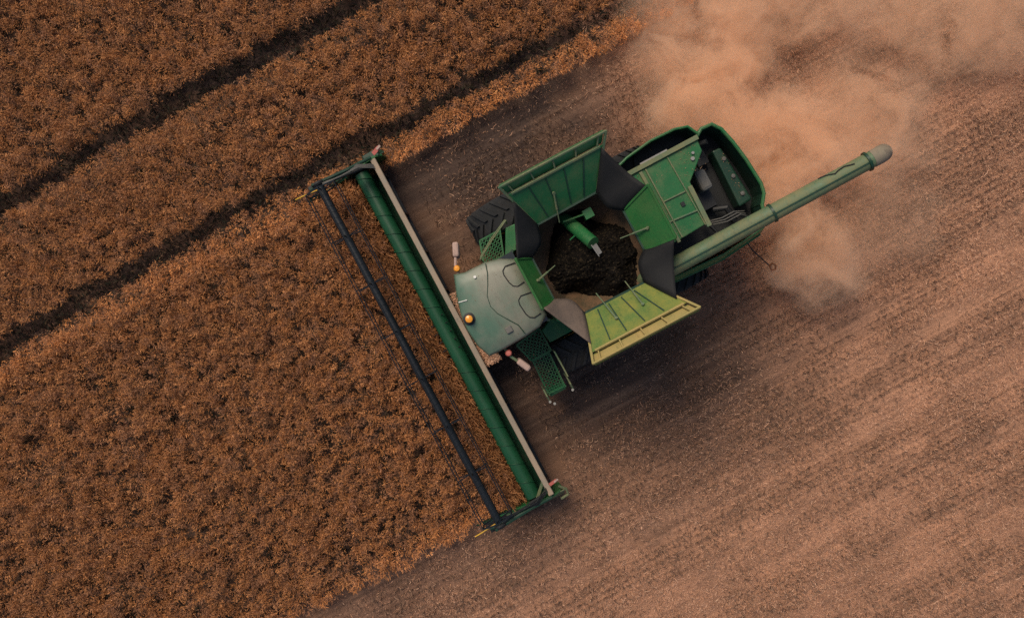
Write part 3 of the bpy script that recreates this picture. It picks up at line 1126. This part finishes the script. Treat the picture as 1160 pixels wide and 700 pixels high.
# --- platforms, ladder, handrails -----------------------------------------------
def grating(m, corners, z, pitch=.10, w=.022):
    """diamond lattice filling a quadrilateral (given in order)"""
    A, B, C_, D = [Vector((*p, z)) for p in corners]
    n1 = max(3, int((B - A).length / pitch))
    n2 = max(3, int((D - A).length / pitch))
    P = lambda s, t: A.lerp(B, s).lerp(D.lerp(C_, s), t)
    for i in range(n1):
        for j in range(n2):
            m.bar(P(i / n1, j / n2), P((i + 1) / n1, (j + 1) / n2), w, w)
            m.bar(P((i + 1) / n1, j / n2), P(i / n1, (j + 1) / n2), w, w)
    for a, b in ((A, B), (B, C_), (C_, D), (D, A)):
        m.bar(a, b, .03, .04)


o = MB()
grating(o, [(.36, .93), (.36, 1.5), (.86, 1.5), (1.0, 1.02)], 1.92)
grating(o, [(.42, 1.52), (.46, 2.36), (.88, 2.34), (.84, 1.52)], 1.86)
pl = o.build('cab_platform', M['green'], RT)
o = MB()
for i in range(4):
    z = 1.55 - .33 * i
    o.box(.46, .86, 2.28 + .03 * i, 2.46 + .03 * i, z, z + .03)
for x in (.45, .87):
    o.bar((x, 2.36, 1.86), (x, 2.5, .5), .03, .06)
o.build('ladder', M['green'], pl)
o = MB()
for x in (.34, .98):
    xx = x if x < .5 else .92
    o.tube([(xx, 2.40, .9), (xx, 2.42, 2.5), (xx, 2.30, 2.6), (xx, 2.15, 2.5), (xx, 2.1, 1.9)], .018, 8)
o.tube([(.32, 1.5, 1.9), (.32, 1.5, 2.75), (.32, 2.1, 2.75), (.32, 2.2, 1.9)], .018, 8)
o.build('handrail', M['tube'], pl, smooth=True)
for x, y in ((.92, 2.44), (.85, 2.52), (.36, 2.44)):
    o = MB()
    o.lathe([(0, 0), (.03, 0), (.03, .03), (0, .03)], (x, y, 2.5), (0, 0, 1), 10)
    o.build('rail_knob', M['steel'], pl)
o = MB()
o.prism([(.05, .84), (-.26, 1.02), (-.26, 1.30), (.30, 1.30), (.34, .98)], 1.7, 2.38)
o.build('toolbox', M['green'], RT, bevel=.02)
o = MB()
grating(o, [(.80, -.90), (.30, -.90), (.10, -1.45), (.62, -1.45)], 2.05)
rp = o.build('service_platform', M['green'], RT)
o = MB()
o.tube([(.78, -1.0, 2.05), (.80, -1.02, 2.75), (.35, -1.28, 2.8), (-.08, -1.50, 2.8), (-.10, -1.5, 2.05)], .016, 8)
o.tube([(.78, -1.08, 2.45), (.35, -1.34, 2.5), (-.08, -1.55, 2.5)], .014, 8)
o.build('handrail', M['tube'], rp, smooth=True)
o = MB()
o.prism([(.28, -.86), (-.30, -.86), (-.30, -1.38), (-.02, -1.40)], 1.7, 2.36)
o.build('battery_box', M['green'], RT, bevel=.02)
# mudguard strips over the front tyres
for s in (-1, 1):
    o = MB()
    pts = []
    for i in range(8):
        a = math.radians(100 + 12 * i)
        pts.append((-.28 + 1.12 * math.cos(a), .98 + 1.12 * math.sin(a)))
    for i in range(7):
        (x0, z0_), (x1, z1_) = pts[i], pts[i + 1]
        o.plate([(x0, s * 1.34, z0_), (x1, s * 1.34, z1_), (x1, s * 1.62, z1_), (x0, s * 1.62, z0_)], .02)
    o.build('mudguard', M['dkgreen'], RT, bevel=.004)

# ------------------------------------------------------------------ crop on the header table, chaff on the feeder house
N = 15000
x = rng.uniform(2.52, 3.0, N)
y = rng.uniform(HY0 + .1, HY1 - .1, N)
ang = rng.normal(PI, .8, N)
b = np.stack([x + .12, y, rng.uniform(.22, .62, N)], 1)
ln = rng.uniform(.12, .34, N)
v = np.stack([np.cos(ang) * ln * .5, np.sin(ang) * ln, rng.normal(size=N) * .12], 1)
cc = palette(N, [(.30, .13, .045), (.22, .09, .035), (.36, .17, .07)], .2)
ct = strips('cut_crop', b, v, rng.uniform(.014, .03, N), cc, M['stalk'], .5)
tag(ct, 'freshly cut brown crop falling onto the header table', 'cut crop', 'stuff')

N = 6500
y = rng.uniform(-.72, 1.15, N)
x = 1.50 + .36 * rng.random(N) + .05 * (fbm(y, y * 0, .3, 5) - .5)
hgt = 1.10 + .14 * (1.86 - x) / .36 + .05 * fbm(x, y, .2, 6)
b = np.stack([x, y, hgt - rng.random(N) * .05], 1)
ang = rng.uniform(0, 2 * PI, N)
ln = rng.uniform(.02, .07, N)
v = np.stack([np.cos(ang) * ln, np.sin(ang) * ln, rng.normal(size=N) * .01], 1)
cc = palette(N, [(.46, .25, .15), (.36, .19, .11), (.52, .32, .21)], .2)
fl_x, fl_y, fl_z = [], [], []
for x0, x1, y0, y1, zf in ((.2, 1.3, -.8, .8, None), (-3.65, -2.7, -.95, .55, 3.715), (-4.2, -3.7, -.98, -.4, 3.715), (.4, .95, .95, 2.3, 1.95), (-4.9, -4.75, -.6, .55, 2.875)):
    q = 45
    ax, ay = rng.uniform(x0, x1, q), rng.uniform(y0, y1, q) ** 1
    fl_x.append(ax)
    fl_y.append(ay)
    fl_z.append(np.array([roof_z(a_, b_) + .022 for a_, b_ in zip(ax, ay)]) if zf is None else np.full(q, zf))
b2 = np.stack([np.concatenate(fl_x), np.concatenate(fl_y), np.concatenate(fl_z)], 1)
a2 = rng.uniform(0, 2 * PI, len(b2))
l2 = rng.uniform(.008, .03, len(b2))
v2 = np.stack([np.cos(a2) * l2, np.sin(a2) * l2, np.zeros(len(b2))], 1)
b, v = np.concatenate([b, b2]), np.concatenate([v, v2])
cc = np.concatenate([cc, palette(len(b2), [(.30, .19, .11), (.22, .14, .08)], .2)])
N = len(b)
wd = np.concatenate([rng.uniform(.015, .03, N - len(b2)), rng.uniform(.004, .012, len(b2))])
cf = strips('chaff', b, v, wd, cc, M['straw'], .8)
tag(cf, 'pale pinkish chaff heaped between cab and header beam', 'chaff', 'stuff')
b = MB()
b.plate([(1.50, -.72, 1.18), (1.86, -.72, 1.06), (1.86, 1.15, 1.06), (1.50, 1.15, 1.18)], .05)
b.build('feeder_apron', M['beam'], RT)

# ------------------------------------------------------------------ dust cloud
m = NT('dust')
m.t.nodes.remove(m.b)
pv = m.n('ShaderNodeVolumePrincipled')
pv.inputs['Color'].default_value = (1.0, .745, .535, 1)
pv.inputs['Anisotropy'].default_value = .1
geo = m.n('ShaderNodeNewGeometry')
pos = geo.outputs['Position']
wn = m.n('ShaderNodeTexNoise')
wn.inputs['Scale'].default_value = .75
wn.inputs['Detail'].default_value = 4
m.l(pos, wn.inputs['Vector'])
sub = m.n('ShaderNodeVectorMath', operation='SUBTRACT')
m.l(wn.outputs['Color'], sub.inputs[0])
sub.inputs[1].default_value = (.5, .5, .5)
sc_ = m.n('ShaderNodeVectorMath', operation='MULTIPLY')
m.l(sub.outputs[0], sc_.inputs[0])
sc_.inputs[1].default_value = (2.0, 2.0, 1.0)
wp = m.n('ShaderNodeVectorMath', operation='ADD')
m.l(pos, wp.inputs[0])
m.l(sc_.outputs[0], wp.inputs[1])
blobs = [  # centre x, y, radius x, y, weight   (metres)
    (4.7, 5.5, 1.9, 2.4, 2.2), (6.2, 3.7, 2.0, 2.2, 2.0), (7.2, 1.3, 1.4, 1.3, 2.0), (8.3, 4.4, 2.4, 2.2, .8),
    (6.8, 7.6, 3.4, 1.8, .7), (11.0, 7.0, 3.4, 1.9, .55), (13.5, 8.3, 3.6, 1.8, .5), (9.2, 2.1, 1.6, 1.4, .25), (3.6, 7.6, 1.2, 1.1, .5)]
total = None
for bx, by, rx, ry, w in blobs:
    mp = m.n('ShaderNodeMapping', vector_type='POINT')
    mp.inputs['Scale'].default_value = (1 / rx, 1 / ry, 0)
    mp.inputs['Location'].default_value = (-bx / rx, -by / ry, 0)
    m.l(wp.outputs[0], mp.inputs['Vector'])
    ln_ = m.n('ShaderNodeVectorMath', operation='LENGTH')
    m.l(mp.outputs[0], ln_.inputs[0])
    mr = m.n('ShaderNodeMapRange', interpolation_type='SMOOTHSTEP')
    mr.inputs['From Min'].default_value = 1.0
    mr.inputs['From Max'].default_value = .25
    mr.inputs['To Min'].default_value = 0
    mr.inputs['To Max'].default_value = w
    m.l(ln_.outputs['Value'], mr.inputs['Value'])
    if total is None:
        total = mr.outputs[0]
    else:
        ad = m.n('ShaderNodeMath', operation='ADD')
        m.l(total, ad.inputs[0])
        m.l(mr.outputs[0], ad.inputs[1])
        total = ad.outputs[0]
dn = m.n('ShaderNodeTexNoise')
dn.inputs['Scale'].default_value = 1.0
dn.inputs['Detail'].default_value = 5
dn.inputs['Roughness'].default_value = .7
dn.inputs['Distortion'].default_value = .8
m.l(wp.outputs[0], dn.inputs['Vector'])
mr = m.n('ShaderNodeMapRange')
mr.inputs['From Min'].default_value = .40
mr.inputs['From Max'].default_value = .66
mr.inputs['To Min'].default_value = .06
mr.inputs['To Max'].default_value = 2.6
d2 = m.n('ShaderNodeTexNoise')
d2.inputs['Scale'].default_value = 3.4
d2.inputs['Detail'].default_value = 4
d2.inputs['Roughness'].default_value = .6
d2.inputs['Distortion'].default_value = 1.6
m.l(wp.outputs[0], d2.inputs['Vector'])
dm = m.n('ShaderNodeMath', operation='MULTIPLY_ADD')
m.l(d2.outputs['Fac'], dm.inputs[0])
dm.inputs[1].default_value = .42
m.l(dn.outputs['Fac'], dm.inputs[2])
ds = m.n('ShaderNodeMath', operation='SUBTRACT')
m.l(dm.outputs[0], ds.inputs[0])
ds.inputs[1].default_value = .21
m.l(ds.outputs[0], mr.inputs['Value'])
mu = m.n('ShaderNodeMath', operation='MULTIPLY')
m.l(total, mu.inputs[0])
m.l(mr.outputs[0], mu.inputs[1])
sx_ = m.n('ShaderNodeSeparateXYZ')
m.l(pos, sx_.inputs[0])
zr = m.n('ShaderNodeMapRange', interpolation_type='SMOOTHSTEP')
zr.inputs['From Min'].default_value = 2.2
zr.inputs['From Max'].default_value = .6
zr.inputs['To Min'].default_value = 0
zr.inputs['To Max'].default_value = 1
m.l(sx_.outputs['Z'], zr.inputs['Value'])
mu2 = m.n('ShaderNodeMath', operation='MULTIPLY')
m.l(mu.outputs[0], mu2.inputs[0])
m.l(zr.outputs[0], mu2.inputs[1])
m.l(mu2.outputs[0], pv.inputs['Density'])
m.l(pv.outputs[0], m.out.inputs['Volume'])
b = MB()
b.prism([(1.8, 4.9), (2.2, 9.6), (19, 11.2), (19, 4.5), (12.5, .2), (8.6, -.7), (5.6, -.3), (4.9, 2.4)], .02, 2.2)
du = b.build('dust_cloud', m.m)
tag(du, 'tan dust billowing behind the rear of the harvester', 'dust', 'stuff')
m.m.cycles.volume_sampling = 'MULTIPLE_IMPORTANCE' if hasattr(m.m.cycles, 'volume_sampling') else None

# ------------------------------------------------------------------ light
EL, AZ = math.radians(54), Vector((-.60, .80))
sd = Vector((AZ.x * math.cos(EL), AZ.y * math.cos(EL), math.sin(EL))).normalized()
sun = bpy.data.lights.new('sun', 'SUN')
sun.energy = 2.2
sun.angle = math.radians(28)
sun.color = (1.0, .84, .64)
so = bpy.data.objects.new('sun', sun)
COL.objects.link(so)
so.rotation_euler = sd.to_track_quat('Z', 'Y').to_euler()
so.location = sd * 60
W = bpy.data.worlds.new('World')
S.world = W
W.use_nodes = True
wt = W.node_tree
sky = wt.nodes.new('ShaderNodeTexSky')
sky.sky_type = 'NISHITA'
sky.sun_disc = False
sky.sun_elevation = EL
sky.sun_rotation = math.atan2(AZ.x, AZ.y)
sky.dust_density = 3
wt.links.new(sky.outputs[0], wt.nodes['Background'].inputs[0])
wt.nodes['Background'].inputs[1].default_value = .092

# ------------------------------------------------------------------ camera
cam = bpy.data.cameras.new('camera')
cam.sensor_width = 36
cam.lens = 28
cam.clip_start = .1
cam.clip_end = 3000
co_ = bpy.data.objects.new('camera', cam)
COL.objects.link(co_)
co_.location = (0, 0, 20)
S.camera = co_

S.render.engine = 'CYCLES'
S.cycles.max_bounces = 8
S.cycles.diffuse_bounces = 3
S.cycles.transmission_bounces = 3
S.cycles.volume_bounces = 5
S.cycles.volume_step_rate = .6
S.cycles.volume_max_steps = 128
S.cycles.use_denoising = False
S.view_settings.view_transform = 'Standard'
S.view_settings.look = 'None'
S.view_settings.exposure = .34
S.view_settings.gamma = 1
S.view_settings.use_curve_mapping = False
